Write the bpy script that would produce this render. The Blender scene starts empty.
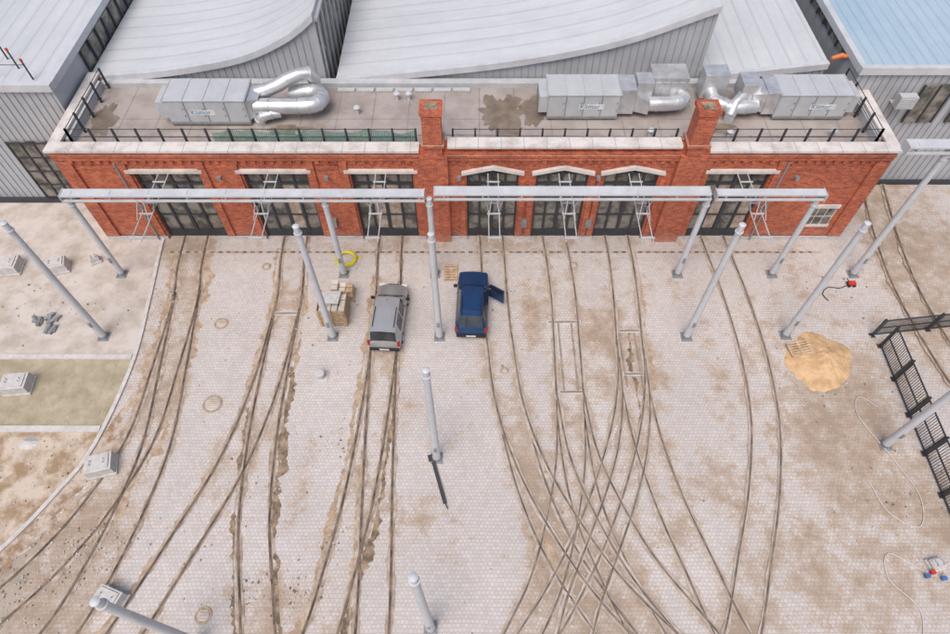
import bpy, bmesh, math, random
import numpy as np
from mathutils import Vector, noise
random.seed(7)
R=math.radians
scene=bpy.context.scene
scene.view_settings.view_transform='Standard'; scene.view_settings.look='None'; scene.view_settings.exposure=0

# ---------------------------------------------------------------- materials
def newmat(name):
    m=bpy.data.materials.new(name); m.use_nodes=True
    nt=m.node_tree; b=nt.nodes['Principled BSDF']
    return m,nt,b
def N(nt,t,**kw):
    n=nt.nodes.new(t)
    for k,v in kw.items():
        if k in n.inputs: n.inputs[k].default_value=v
        else: setattr(n,k,v)
    return n
def L(nt,a,b): nt.links.new(a,b)
def c4(c): return (c[0],c[1],c[2],1)
def mat(name,col,rough=0.7,metal=0.0,var=0.15,scale=2.0,bump=0.0,bscale=20,col2=None,lo=.35,hi=.65):
    m,nt,b=newmat(name)
    tc=N(nt,'ShaderNodeTexCoord')
    n=N(nt,'ShaderNodeTexNoise'); n.inputs['Scale'].default_value=scale; n.inputs['Detail'].default_value=6; n.inputs['Roughness'].default_value=.65
    L(nt,tc.outputs['Object'],n.inputs['Vector'])
    r=N(nt,'ShaderNodeValToRGB')
    if col2 is None: col2=tuple(x*(1-var*1.6) for x in col)
    r.color_ramp.elements[0].position=lo; r.color_ramp.elements[0].color=c4(col2)
    r.color_ramp.elements[1].position=hi; r.color_ramp.elements[1].color=c4(col)
    L(nt,n.outputs['Fac'],r.inputs['Fac']); L(nt,r.outputs['Color'],b.inputs['Base Color'])
    b.inputs['Roughness'].default_value=rough; b.inputs['Metallic'].default_value=metal
    if bump>0:
        n2=N(nt,'ShaderNodeTexNoise'); n2.inputs['Scale'].default_value=bscale; n2.inputs['Detail'].default_value=4
        L(nt,tc.outputs['Object'],n2.inputs['Vector'])
        bp=N(nt,'ShaderNodeBump'); bp.inputs['Strength'].default_value=bump; bp.inputs['Distance'].default_value=.05
        L(nt,n2.outputs['Fac'],bp.inputs['Height']); L(nt,bp.outputs['Normal'],b.inputs['Normal'])
    return m

def mix(nt,fac,a,b,mode='MIX'):
    n=nt.nodes.new('ShaderNodeMix'); n.data_type='RGBA'; n.blend_type=mode
    for s,v in ((0,fac),(6,a),(7,b)):
        if hasattr(v,'default_value') : L(nt,v,n.inputs[s])
        else: n.inputs[s].default_value = v if s==0 else c4(v)
    return n.outputs[2]
def ramp(nt,src,p0,p1,c0=(0,0,0),c1=(1,1,1)):
    r=N(nt,'ShaderNodeValToRGB'); e=r.color_ramp.elements
    e[0].position=p0;e[1].position=p1;e[0].color=c4(c0);e[1].color=c4(c1)
    L(nt,src,r.inputs['Fac']); return r.outputs['Color']
def math_(nt,op,a,b=None,clamp=False):
    n=nt.nodes.new('ShaderNodeMath'); n.operation=op; n.use_clamp=clamp
    for i,v in enumerate((a,b)):
        if v is None: continue
        if hasattr(v,'default_value'): L(nt,v,n.inputs[i])
        else: n.inputs[i].default_value=v
    return n.outputs[0]
def tex(nt,vec,scale,detail=6,rough=.6):
    n=N(nt,'ShaderNodeTexNoise'); n.inputs['Scale'].default_value=scale; n.inputs['Detail'].default_value=detail; n.inputs['Roughness'].default_value=rough
    L(nt,vec,n.inputs['Vector']); return n.outputs['Fac']

def paving_mat():
    m,nt,b=newmat('sett_paving')
    tc=N(nt,'ShaderNodeTexCoord'); v=tc.outputs['Object']
    wob=N(nt,'ShaderNodeTexNoise'); wob.inputs['Scale'].default_value=.5; L(nt,v,wob.inputs['Vector'])
    vm=N(nt,'ShaderNodeVectorMath',operation='SCALE'); vm.inputs['Scale'].default_value=.18; L(nt,wob.outputs['Color'],vm.inputs[0])
    va=N(nt,'ShaderNodeVectorMath',operation='ADD'); L(nt,v,va.inputs[0]); L(nt,vm.outputs[0],va.inputs[1])
    br=N(nt,'ShaderNodeTexBrick'); br.inputs['Scale'].default_value=1
    br.inputs['Brick Width'].default_value=.19; br.inputs['Row Height'].default_value=.17
    br.inputs['Mortar Size'].default_value=.02; br.inputs['Mortar Smooth'].default_value=.6
    br.inputs['Color1'].default_value=(.585,.552,.535,1); br.inputs['Color2'].default_value=(.50,.467,.45,1); br.inputs['Mortar'].default_value=(.43,.39,.365,1)
    br.inputs['Bias'].default_value=-.15
    L(nt,va.outputs[0],br.inputs['Vector'])
    big=ramp(nt,tex(nt,v,.22,7,.62),.3,.7,(.87,.865,.86),(1.05,1.05,1.05))
    c=mix(nt,1.0,br.outputs['Color'],big,'MULTIPLY')
    fine=ramp(nt,tex(nt,v,3.0,7,.8),.3,.7,(.88,.87,.86),(1.05,1.05,1.05))
    c=mix(nt,1.0,c,fine,'MULTIPLY')
    at=N(nt,'ShaderNodeAttribute',attribute_name='dirt')
    n1=tex(nt,v,.75,10,.78); n2=tex(nt,v,4.5,7,.8); n3=tex(nt,v,1.9,6,.7)
    # patchy: contrast-stretched noise so that dirt breaks up instead of pooling
    s=math_(nt,'ADD',math_(nt,'MULTIPLY',n1,1.3),math_(nt,'MULTIPLY',n2,.75))
    s=math_(nt,'ADD',s,math_(nt,'MULTIPLY',n3,.5))
    s=math_(nt,'ADD',s,math_(nt,'MULTIPLY',at.outputs['Fac'],.46))
    s=math_(nt,'ADD',s,math_(nt,'MULTIPLY',br.outputs['Fac'],.09))
    s=math_(nt,'SUBTRACT',s,.915)
    d=ramp(nt,n2,.38,.62,(.29,.205,.14),(.45,.355,.27))
    film=ramp(nt,s,.38,.62)
    c=mix(nt,math_(nt,'MULTIPLY',film,.34),c,(.46,.39,.325))
    mask=ramp(nt,s,.515,.565)
    c=mix(nt,math_(nt,'MULTIPLY',mask,.66),c,d)
    core=ramp(nt,s,.66,.76)
    c=mix(nt,math_(nt,'MULTIPLY',core,.6),c,(.27,.19,.125))
    L(nt,c,b.inputs['Base Color']); b.inputs['Roughness'].default_value=.85
    bp=N(nt,'ShaderNodeBump'); bp.inputs['Strength'].default_value=.2; bp.inputs['Distance'].default_value=.015
    L(nt,br.outputs['Fac'],bp.inputs['Height']); bp.invert=True
    L(nt,bp.outputs['Normal'],b.inputs['Normal'])
    return m
def brick_mat():
    m,nt,b=newmat('red_brick')
    tc=N(nt,'ShaderNodeTexCoord'); v=tc.outputs['Object']
    sx=N(nt,'ShaderNodeSeparateXYZ'); L(nt,v,sx.inputs[0])
    cb=N(nt,'ShaderNodeCombineXYZ'); L(nt,math_(nt,'ADD',sx.outputs[0],sx.outputs[1]),cb.inputs[0]); L(nt,sx.outputs[2],cb.inputs[1])
    br=N(nt,'ShaderNodeTexBrick'); br.inputs['Scale'].default_value=1
    br.inputs['Brick Width'].default_value=.27; br.inputs['Row Height'].default_value=.09
    br.inputs['Mortar Size'].default_value=.009
    br.inputs['Color1'].default_value=(.62,.145,.055,1); br.inputs['Color2'].default_value=(.31,.052,.027,1); br.inputs['Mortar'].default_value=(.42,.25,.185,1)
    L(nt,cb.outputs[0],br.inputs['Vector'])
    c=mix(nt,1.0,br.outputs['Color'],ramp(nt,tex(nt,v,.8,8,.75),.3,.7,(.62,.56,.56),(1.15,1.15,1.12)),'MULTIPLY')
    c=mix(nt,math_(nt,'MULTIPLY',ramp(nt,tex(nt,v,7,6,.8),.52,.62),.5),c,(.20,.040,.027))
    c=mix(nt,math_(nt,'MULTIPLY',ramp(nt,tex(nt,v,9.3,4,.8),.57,.65),.5),c,(.72,.25,.10))
    c=mix(nt,math_(nt,'MULTIPLY',ramp(nt,tex(nt,v,2.2,9,.8),.57,.68),.32),c,(.58,.38,.30))
    low=ramp(nt,math_(nt,'ADD',math_(nt,'MULTIPLY',sx.outputs[2],.6),tex(nt,v,3,5,.6)),.55,1.1,(1,1,1),(0,0,0))
    c=mix(nt,math_(nt,'MULTIPLY',low,.35),c,(.47,.34,.28))
    L(nt,c,b.inputs['Base Color']); b.inputs['Roughness'].default_value=.85
    return m
def roof_seam_mat(name,ca,cb_,scale,axis,line0=(.84,.85,.865)):
    m,nt,b=newmat(name)
    tc=N(nt,'ShaderNodeTexCoord'); v=tc.outputs['Object']
    c=ramp(nt,tex(nt,v,.18,6,.6),.3,.7,ca,cb_)
    w=N(nt,'ShaderNodeTexWave'); w.bands_direction=axis; w.inputs['Scale'].default_value=scale; w.inputs['Distortion'].default_value=0.0
    L(nt,v,w.inputs['Vector'])
    line=ramp(nt,w.outputs['Fac'],.0,.10,line0,(1,1,1))
    c=mix(nt,1.0,c,line,'MULTIPLY')
    mp=N(nt,'ShaderNodeMapping'); mp.inputs['Scale'].default_value=(1.6,.12,1) if axis=='X' else (.12,1.6,1); L(nt,v,mp.inputs['Vector'])
    c=mix(nt,1.0,c,ramp(nt,tex(nt,mp.outputs[0],1,8,.75),.3,.65,(.90,.905,.915),(1.02,1.02,1.02)),'MULTIPLY')
    c=mix(nt,1.0,c,ramp(nt,tex(nt,v,2,8,.8),.25,.6,(.94,.94,.94),(1.02,1.02,1.02)),'MULTIPLY')
    L(nt,c,b.inputs['Base Color']); b.inputs['Roughness'].default_value=.5; b.inputs['Metallic'].default_value=0
    bp=N(nt,'ShaderNodeBump'); bp.inputs['Strength'].default_value=.12; bp.inputs['Distance'].default_value=.02
    L(nt,line,bp.inputs['Height']); L(nt,bp.outputs['Normal'],b.inputs['Normal'])
    return m
M={}
M['paving']=paving_mat(); M['brick']=brick_mat()
M['ground']=mat('bare_ground',(.44,.37,.30),.95,scale=.4,var=.25,bump=.3)
M['slab']=mat('concrete_slab',(.54,.49,.45),.9,col2=(.40,.345,.29),scale=.7,bump=.2,lo=.38,hi=.58)
M['gravel']=mat('compacted_gravel',(.44,.385,.28),.95,col2=(.30,.255,.17),scale=1.1,bump=.5,lo=.35,hi=.65)
M['soil']=mat('sandy_soil',(.54,.455,.37),.95,col2=(.31,.215,.13),scale=.9,bump=.6,bscale=6,lo=.40,hi=.58)
M['ballast']=mat('track_bed_soil',(.50,.42,.345),.95,col2=(.28,.185,.115),scale=1.3,bump=.7,bscale=9,lo=.42,hi=.57)
M['kerb']=mat('kerb_concrete',(.60,.57,.545),.85,scale=3)
M['filler']=mat('track_joint_filler',(.47,.395,.33),.9,col2=(.27,.20,.15),scale=2.0,lo=.38,hi=.62)
M['fillerp']=mat('track_joint_mortar',(.51,.45,.405),.9,col2=(.34,.27,.21),scale=1.6,lo=.38,hi=.62)
M['rail']=mat('rail_steel',(.27,.205,.155),.6,metal=.1,col2=(.08,.062,.052),scale=1.3,lo=.35,hi=.62)
M['railp']=mat('grooved_rail',(.36,.30,.25),.65,metal=.05,col2=(.18,.145,.12),scale=1.1,lo=.35,hi=.62)
M['groove']=mat('rail_groove',(.26,.19,.135),.9,col2=(.055,.042,.035),scale=1.5,lo=.4,hi=.62)
M['rut']=mat('wet_soil',(.36,.26,.175),.9,col2=(.13,.095,.065),scale=2.2,lo=.4,hi=.62,bump=.6,bscale=8)
M['rut2']=mat('dry_soil',(.48,.37,.27),.9,col2=(.31,.225,.15),scale=2.2,lo=.4,hi=.62,bump=.6,bscale=8)
M['clad']=mat('grey_cladding',(.43,.445,.47),.5,scale=.5,var=.1)
M['cladrib']=mat('grey_cladding_rib',(.32,.335,.36),.5,scale=.5,var=.1)
M['white']=mat('white_hose',(.66,.65,.64),.6,scale=1.5,var=.1)
M['stone']=mat('pale_stone',(.64,.60,.57),.8,col2=(.44,.40,.37),scale=1.1,lo=.32,hi=.56)
M['galv']=mat('galvanised_paint',(.55,.565,.59),.45,scale=1.2,var=.10)
M['galvm']=mat('galvanised_fitting',(.50,.51,.52),.5,scale=1.5,var=.12)
M['galvd']=mat('dark_galvanised',(.30,.31,.32),.5,metal=.3,scale=3)
M['duct']=mat('duct_steel',(.68,.69,.70),.34,metal=.55,scale=1.6,var=.18)
M['ahu']=mat('air_unit_panel',(.52,.535,.55),.45,metal=.1,scale=1.0,var=.10)
M['dark']=mat('dark_steel',(.04,.045,.055),.5,scale=3)
M['black']=mat('black_rubber',(.02,.02,.02),.8)
M['membrane']=mat('roof_membrane',(.37,.325,.30),.8,col2=(.255,.215,.19),scale=.5,lo=.33,hi=.58)
M['seam']=mat('membrane_seam',(.30,.265,.245),.8,col2=(.22,.19,.17),scale=1)
M['wet']=mat('wet_roof_patch',(.25,.20,.155),.5,col2=(.15,.115,.085),scale=1.2)
M['wood']=mat('pallet_wood',(.60,.43,.27),.8,scale=4,var=.3)
M['sand']=mat('yellow_sand',(.62,.42,.24),.95,col2=(.47,.30,.16),scale=1.8,bump=.6,bscale=12,lo=.38,hi=.6)
M['yellow']=mat('yellow_hose',(.70,.60,.03),.5)
M['red']=mat('red_plastic',(.6,.04,.03),.45)
M['orange']=mat('orange_plastic',(.7,.2,.05),.5)
M['blueplastic']=mat('blue_plastic',(.06,.17,.42),.5)
M['green']=mat('green_netting',(.12,.30,.23),.8,scale=3,var=.25)
M['labelblue']=mat('label_blue',(.03,.22,.48),.5)
M['concrete']=mat('precast_concrete',(.57,.55,.53),.85,scale=3,var=.15)
M['silver']=mat('silver_car_paint',(.44,.45,.46),.3,metal=.45,var=.04)
M['navy']=mat('navy_car_paint',(.020,.062,.165),.28,metal=.3,var=.12)
M['lamp']=mat('lamp_glass',(.7,.68,.62),.2); M['tail']=mat('tail_lamp',(.4,.02,.02),.3)
M['plate']=mat('number_plate',(.75,.75,.72),.5)
M['cream']=mat('cream_blocks',(.66,.60,.52),.8,scale=1)
M['interior']=mat('car_interior',(.08,.075,.07),.8)
def glass(name,ca,cb_,scale,r=.12):
    m,nt,b=newmat(name); tc=N(nt,'ShaderNodeTexCoord')
    L(nt,ramp(nt,tex(nt,tc.outputs['Object'],scale,4),.42,.6,ca,cb_),b.inputs['Base Color'])
    b.inputs['Roughness'].default_value=r; b.inputs['Specular IOR Level'].default_value=.6; return m
M['glass']=glass('door_glass',(.07,.066,.058),(.25,.23,.20),1.1); M['carglass']=glass('car_glass',(.02,.025,.03),(.04,.045,.05),1,.06)  # lighter patches in the door glass colour stand in for pane reflections
M['roofA']=roof_seam_mat('metal_roof_grey',(.505,.525,.55),(.58,.595,.61),.26,'Y')
M['roofD']=roof_seam_mat('metal_roof_blue',(.33,.45,.54),(.41,.51,.585),.5,'X',(.80,.82,.84))
M['roofL']=roof_seam_mat('metal_roof_light',(.50,.52,.54),(.57,.585,.60),.35,'X')

# ---------------------------------------------------------------- mesh helpers
def obj_from(name,verts,faces,mats,fm=None,smooth=False,parent=None):
    me=bpy.data.meshes.new(name); me.from_pydata([tuple(v) for v in verts],[],faces)
    if not isinstance(mats,(list,tuple)): mats=[mats]
    for m in mats: me.materials.append(m)
    if fm:
        for p,i in zip(me.polygons,fm): p.material_index=i
    if smooth:
        for p in me.polygons: p.use_smooth=True
    me.update()
    o=bpy.data.objects.new(name,me); scene.collection.objects.link(o)
    if parent is not None: o.parent=parent
    return o
def empty(name,loc=(0,0,0),rz=0):
    e=bpy.data.objects.new(name,None); e.empty_display_size=.5; e.location=loc; e.rotation_euler=(0,0,rz)
    scene.collection.objects.link(e); return e
class Geo:
    def __init__(s): s.v=[];s.f=[];s.m=[]
    def add(s,v,f,mi=0):
        o=len(s.v); s.v+= [tuple(x) for x in v]; s.f+=[tuple(i+o for i in ff) for ff in f]; s.m+=[mi]*len(f)
    def box(s,x0,x1,y0,y1,z0,z1,mi=0):
        v=[(x0,y0,z0),(x1,y0,z0),(x1,y1,z0),(x0,y1,z0),(x0,y0,z1),(x1,y0,z1),(x1,y1,z1),(x0,y1,z1)]
        s.add(v,[(0,3,2,1),(4,5,6,7),(0,1,5,4),(1,2,6,5),(2,3,7,6),(3,0,4,7)],mi)
    def prism(s,poly,y0,y1,mi=0):
        n=len(poly); v=[(p[0],y0,p[1]) for p in poly]+[(p[0],y1,p[1]) for p in poly]
        f=[tuple(range(n)),tuple(range(2*n-1,n-1,-1))]
        f+=[((i+1)%n,i,n+i,n+(i+1)%n) for i in range(n)]
        s.add(v,f,mi)
    def tube(s,pts,r,seg=12,mi=0,caps=True):
        pts=[Vector(p) for p in pts]; n=len(pts)
        rr=r if isinstance(r,(list,tuple)) else [r]*n
        t0=(pts[1]-pts[0]).normalized()
        up=Vector((0,0,1)) if abs(t0.z)<.9 else Vector((1,0,0))
        u=t0.cross(up).normalized(); verts=[];faces=[]
        for i,p in enumerate(pts):
            if i==0:t=pts[1]-pts[0]
            elif i==n-1:t=pts[-1]-pts[-2]
            else:t=(pts[i+1]-pts[i]).normalized()+(pts[i]-pts[i-1]).normalized()
            t.normalize(); u=(u-t*u.dot(t)).normalized(); w=t.cross(u)
            for k in range(seg):
                a=2*math.pi*k/seg; verts.append(p+(u*math.cos(a)+w*math.sin(a))*rr[i])
        for i in range(n-1):
            for k in range(seg):
                a=i*seg+k;b=i*seg+(k+1)%seg; faces.append((a,b,b+seg,a+seg))
        if caps: faces.append(tuple(range(seg-1,-1,-1))); faces.append(tuple((n-1)*seg+k for k in range(seg)))
        s.add(verts,faces,mi)
    def obj(s,name,mats,parent=None,smooth=False,bevel=0,auto=False,recentre=False):
        o=obj_from(name,s.v,s.f,mats,s.m,smooth,parent)
        bm=bmesh.new(); bm.from_mesh(o.data); bmesh.ops.recalc_face_normals(bm,faces=bm.faces); bm.to_mesh(o.data); bm.free()
        if bevel:
            md=o.modifiers.new('bevel','BEVEL'); md.width=bevel; md.segments=2; md.limit_method='ANGLE'
        if auto:
            for p in o.data.polygons: p.use_smooth=True
            o.data.set_sharp_from_angle(angle=R(40))
        if recentre and parent is None:
            c=sum((Vector(v) for v in s.v),Vector())/len(s.v); c.z=min(v[2] for v in s.v)
            for vv in o.data.vertices: vv.co-=c
            o.location=c
        return o
def catmull(pts,step=.5):
    P=[Vector((p[0],p[1],0)) for p in pts]; P=[2*P[0]-P[1]]+P+[2*P[-1]-P[-2]]; out=[]
    for i in range(1,len(P)-2):
        n=max(2,int((P[i+1]-P[i]).length/step))
        for k in range(n):
            t=k/n; a,b,c,d=P[i-1],P[i],P[i+1],P[i+2]
            out.append(.5*((2*b)+(c-a)*t+(2*a-5*b+4*c-d)*t*t+(3*b-a-3*c+d)*t**3))
    out.append(P[-2]); return out
def offset(pts,d):
    out=[]
    for i,p in enumerate(pts):
        t=(pts[min(i+1,len(pts)-1)]-pts[max(i-1,0)]).normalized(); out.append(p+Vector((t.y,-t.x,0))*d)
    return out
def ribbon(g,pts,w,z,mi=0,jag=0,seed=0):
    v=[];f=[]
    for i,p in enumerate(pts):
        t=(pts[min(i+1,len(pts)-1)]-pts[max(i-1,0)]).normalized(); n=Vector((t.y,-t.x,0))
        a=b=w/2
        if jag:
            q=Vector((p.x,p.y,0))
            def nz(s): 
                o=Vector((seed*7.3,s,seed*1.7)); return noise.noise(q*.55+o)+.55*noise.noise(q*1.9+o)+.4*noise.noise(q*5.3+o)
            a=max(a+jag*nz(3.1),.01); b=max(b+jag*nz(14.2),.01)
        v+=[(p.x-n.x*a,p.y-n.y*a,z),(p.x+n.x*b,p.y+n.y*b,z)]
    for i in range(len(pts)-1): f.append((2*i,2*i+1,2*i+3,2*i+2))
    g.add(v,f,mi)

# ---------------------------------------------------------------- ground
g=Geo(); g.add([(-900,-900,0),(900,-900,0),(900,900,0),(-900,900,0)],[(0,1,2,3)]); g.obj('ground',M['ground'])

tracks={
'a':[(-17.6,27.3),(-17.4,24.5),(-17.0,22.0),(-16.9,17.3),(-17.0,13.2),(-18.1,9.6),(-19.6,6.9),(-21.7,4.4),(-26,0)],
'b':[(-17.0,22.6),(-16.5,17.6),(-16.1,13.1),(-16.4,9.8),(-17.0,6.8),(-17.8,4.3),(-20,0)],
'c':[(-11.3,27.3),(-11.2,25),(-10.9,22.0),(-10.9,17.3),(-10.8,13.2),(-10.4,9.1),(-9.6,5.6),(-9.2,4.0),(-8,0)],
'd':[(-10.9,22.0),(-11.2,16.6),(-12.0,12.1),(-13.4,8.2),(-15.1,4.0),(-17,0)],
'e':[(-5.3,27.3),(-5.25,25),(-5.1,22.0),(-5.1,17.9),(-5.3,13.7),(-5.6,10.1),(-6.1,6.9),(-6.7,4.0),(-8,0)],
'f':[(-5.1,19.2),(-4.9,14.3),(-4.7,10.1),(-4.5,6.9),(-4.4,4.0),(-4.4,0)],
'g':[(1.0,27.3),(1.1,25),(1.2,22.0),(1.5,17.3),(2.1,13.7),(2.8,10.6),(3.9,7.7),(5.4,5.2),(6.6,3.5),(9,0)],
'h':[(4.95,27.3),(5.1,25),(5.2,22),(5.1,17.9),(5.0,13.7),(5.3,10.1),(6.1,7.3),(7.5,4.0),(10,0)],
'i':[(5.1,17.9),(5.0,15),(4.75,12),(4.1,9.1),(3.2,6.4),(1.9,4.0),(-.5,0)],
'j':[(8.9,27.3),(8.95,25),(8.85,22),(8.6,17.9),(8.7,13.7),(9.3,10.1),(10.2,6.9),(11.1,4.0),(13,0)],
'k':[(8.65,18.5),(8.4,16.5),(7.8,14),(6.7,11.1),(5.3,8.2),(3.7,5.6),(2.5,4.0),(-.5,0)],
'l':[(14.9,27.3),(15.1,25),(15.3,22.7),(15.4,18.5),(15.0,14.3),(14.0,10.6),(12.7,7.3),(11.3,4.0),(9,0)],
'm':[(27.5,36),(26.6,31.1),(25.9,26.7),(25.6,22.7),(25.9,18.5),(26.6,15.0),(29,9)],
'n':[(8.65,18.0),(8.5,15.4),(7.9,12.6),(7.0,10.2),(5.9,7.9),(4.7,5.4),(3.9,3),(3.0,0)],
'o':[(1.35,19.5),(1.8,15.3),(2.8,11.8),(4.2,8.9),(6.0,6.1),(8.6,3.3),(12,0)],
'p':[(5.05,15.8),(5.4,12.6),(6.2,10.0),(7.6,7.0),(9.6,4.2),(12.6,0)],
}
FINE='ghijklnop'
cent={k:catmull(v,.4) for k,v in tracks.items()}
xs=np.arange(-20,46.01,.3); ys=np.arange(-12,36.01,.3)
X,Y=np.meshgrid(xs,ys); dirt=np.zeros_like(X)-.06
def blob(x,y,r,s,ry=None):
    global dirt
    dirt+=s*np.exp(-(((X-x)/r)**2+((Y-y)/(ry or r))**2))
for b in [(19.6,14.6,3.0,.62,2.6),(22.5,18,2.5,.3),(20.4,10.1,2.8,.52),(17.4,5.6,3.2,.52),(28,25,4,.7),(26,20,2.5,.4),(24,9,3,.5),(17.2,12.4,1.6,.5,2.8),(14.8,7.3,1.5,.42),(19.1,17.2,2.6,.42),
          (-2.3,9.4,1.2,.65,1.0),(-.9,7.6,.8,.4,.8),(3.4,21.2,1.0,.7,2.6),(7,20,1.4,.72,2.2),(7.0,16,.9,.45,1.6),(11.7,11,1.4,.5,1.8),(9.7,17,1,.45,2),(-8.4,5.2,2,.45),(-15.9,16.6,.8,.4),(2.3,12.6,.8,.5,2.4),(13.4,17,.9,.4,3.4),(.2,18.5,.8,.3,2),
          (-19,26,2,.7,1.2),(-18.4,19,1.0,.4,5),(0,26.4,22,.38,.7),(-.7,13.5,.8,.35),(19.5,23.5,2.5,.35),(-17.5,9,1.6,.75),(-20,5,3,.9),(3.0,9.5,.8,.7,2.8),(4.2,5.8,2.0,.5,2.0),(27,33,4,.7),(6.6,4.2,2.4,.4,1.6),(8.8,8.2,1.4,.4,1.4),
          (11.6,22.8,1.6,.35),(-3.4,15.5,.7,.3,2.5),(-13,12,1.2,.25,2),(12.2,5,1.6,.4),(16.6,20.5,.9,.3,1.6),(-8.3,11,.7,.35,2.2),(13,13,8,.10,9)]:
    blob(*b)
for k,s in {'a':.66,'b':.36,'c':.42,'d':.30,'e':.42,'f':.28,'g':.38,'h':.36,'i':.24,'j':.38,'k':.26,'l':.28,'m':.4,'n':.12,'o':.12,'p':.12}.items():
    c=np.array([(p.x,p.y) for p in cent[k][::2]])
    d=np.min((X[...,None]-c[:,0])**2+(Y[...,None]-c[:,1])**2,axis=2)
    dirt+=s*np.exp(-(np.sqrt(d)-.75)**2/.16)*(0.55+.45*np.sin(Y*.7+ord(k)))+.3*s*np.exp(-d/1.2)
nx,ny=len(xs),len(ys)
V=np.stack([X.ravel(),Y.ravel(),np.full(X.size,.006)],1)
idx=np.arange(nx*ny).reshape(ny,nx)
F=np.stack([idx[:-1,:-1].ravel(),idx[:-1,1:].ravel(),idx[1:,1:].ravel(),idx[1:,:-1].ravel()],1)
me=bpy.data.meshes.new('paved_yard'); me.from_pydata(V.tolist(),[],F.tolist()); me.materials.append(M['paving'])
a=me.attributes.new('dirt','FLOAT','POINT'); a.data.foreach_set('value',np.clip(dirt,-.3,.72).ravel().astype(np.float32))
po=bpy.data.objects.new('paved_yard',me); scene.collection.objects.link(po)

kerbline=[(-19.6,26.8),(-19.5,25.5),(-19.1,22),(-18.75,17.6),(-19.2,12.9),(-20.1,10.6),(-21.8,7.7),(-25,4.0),(-32,-2)]
kc=catmull(kerbline,.5)
def zone(name,y0,y1,m,z):
    edge=[(p.x,p.y) for p in kc if y0<=p.y<=y1]
    def kx(y):
        b=min(kc,key=lambda p:abs(p.y-y)); return b.x
    pts=[(kx(y1),y1)]+edge+[(kx(y0),y0),(-60,y0),(-60,y1)]
    g=Geo(); g.add([(x,y,z) for x,y in pts],[tuple(range(len(pts)))]); return g.obj(name,m)
zone('concrete_pavement',18.05,26.8,M['slab'],.012)
g=Geo(); g.add([(-60,26.8,.0125),(-19.6,26.8,.0125),(-19.6,40,.0125),(-60,40,.0125)],[(0,1,2,3)]); g.obj('concrete_apron',M['slab'])
zone('gravel_bed',13.75,18.05,M['gravel'],.014)
zone('sandy_ground',-2,13.75,M['soil'],.016)
e=[p for p in kc if p.y<13]
ob=[(p.x,p.y) for p in offset(catmull(tracks['a'],.15),1.3) if p.y<16.0]
ob=[(x+.35*noise.noise(Vector((x*1.3,y*1.3,5)))+.2*noise.noise(Vector((x*4,y*4,5))),y) for x,y in ob]
g=Geo(); pts=[(p.x,p.y) for p in e]+ob[::-1]
g.add([(x,y,.018) for x,y in pts],[tuple(range(len(pts)))]); g.obj('track_bed',M['ballast'])
def kerb(name,pts,w=.16,h=.12):
    g=Geo(); v=[];f=[]
    for i,p in enumerate(pts):
        t=(pts[min(i+1,len(pts)-1)]-pts[max(i-1,0)]).normalized(); n=Vector((t.y,-t.x,0))*w/2
        v+=[(p.x-n.x,p.y-n.y,0),(p.x-n.x,p.y-n.y,h),(p.x+n.x,p.y+n.y,h),(p.x+n.x,p.y+n.y,0)]
    for i in range(len(pts)-1):
        for k in range(3): f.append((4*i+k,4*i+k+1,4*i+k+5,4*i+k+4))
    f.append((0,1,2,3)); f.append((4*len(pts)-4,4*len(pts)-3,4*len(pts)-2,4*len(pts)-1))
    g.add(v,f); return g.obj(name,M['kerb'],recentre=True)
kerb('kerb',kc,.2)
kerb('kerb',[Vector((x,18.05,0)) for x in (-50,-18.9)],.3)
kerb('kerb',[Vector((x,13.75,0)) for x in (-50,-19.2)],.35)

# rails
zi=.02
for n,(k,c) in enumerate(cent.items()):
    g=Geo(); fine=k in FINE
    for sgn in (-1,1):
        ribbon(g,offset(catmull(tracks[k],.2),sgn*.7175),.24 if fine else .30,zi,0,jag=.10 if fine else .17,seed=n*2.7+sgn); zi+=.0007
    for sgn in (-1,1):
        o=offset(c,sgn*.7175)
        ribbon(g,o,.12 if fine else .13,zi+.012,1); zi+=.0007
    for sgn in (-1,1):
        o=offset(c,sgn*.71)
        ribbon(g,o,.045 if fine else .065,zi+.024,2); zi+=.0005
    g.obj('tram_track',[M['fillerp' if fine else 'filler'],M['railp' if fine else 'rail'],M['groove']],recentre=False)
zr=.0075
def rut(k,off,w,y0,y1,jag,m,seed):
    global zr
    pts=[p for p in offset(catmull(tracks[k],.08),off) if y0<=p.y<=y1]
    g=Geo(); ribbon(g,pts,w,zr,0,jag,seed); zr+=.0004; g.obj('bare_soil_strip',m)
M_r,M_r2=M['rut'],M['rut2']
for i,a in enumerate([('c',-.95,.3,0,17.5,.45,M_r),('c',.95,.22,0,15,.35,M_r),('d',.9,.12,0,20,.35,M_r2),('e',-1.0,.25,0,16.5,.45,M_r),('e',1.0,.2,2,24,.35,M_r2),
      ('c',-1,.1,17,26,.35,M_r2),('c',1,.1,17,26,.3,M_r2),('a',1.0,.25,8,26,.5,M_r2),('a',-1.0,.35,8,26,.6,M_r2),('g',0.6,.05,5,13,.6,M_r2),('j',-1,.05,16,26,.3,M_r2),('j',0,.15,14,20,.4,M_r),('f',1,.05,2,12,.3,M_r2)]):
    rut(*a,i)
g=Geo(); g.box(-19,21.5,25.55,25.72,0,.036)
for i in range(80): g.box(-18.9+i*.5,-18.65+i*.5,25.57,25.70,.036,.042,1)
g.obj('drainage_channel',[M['fillerp'],M['rail']],recentre=True)
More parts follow.
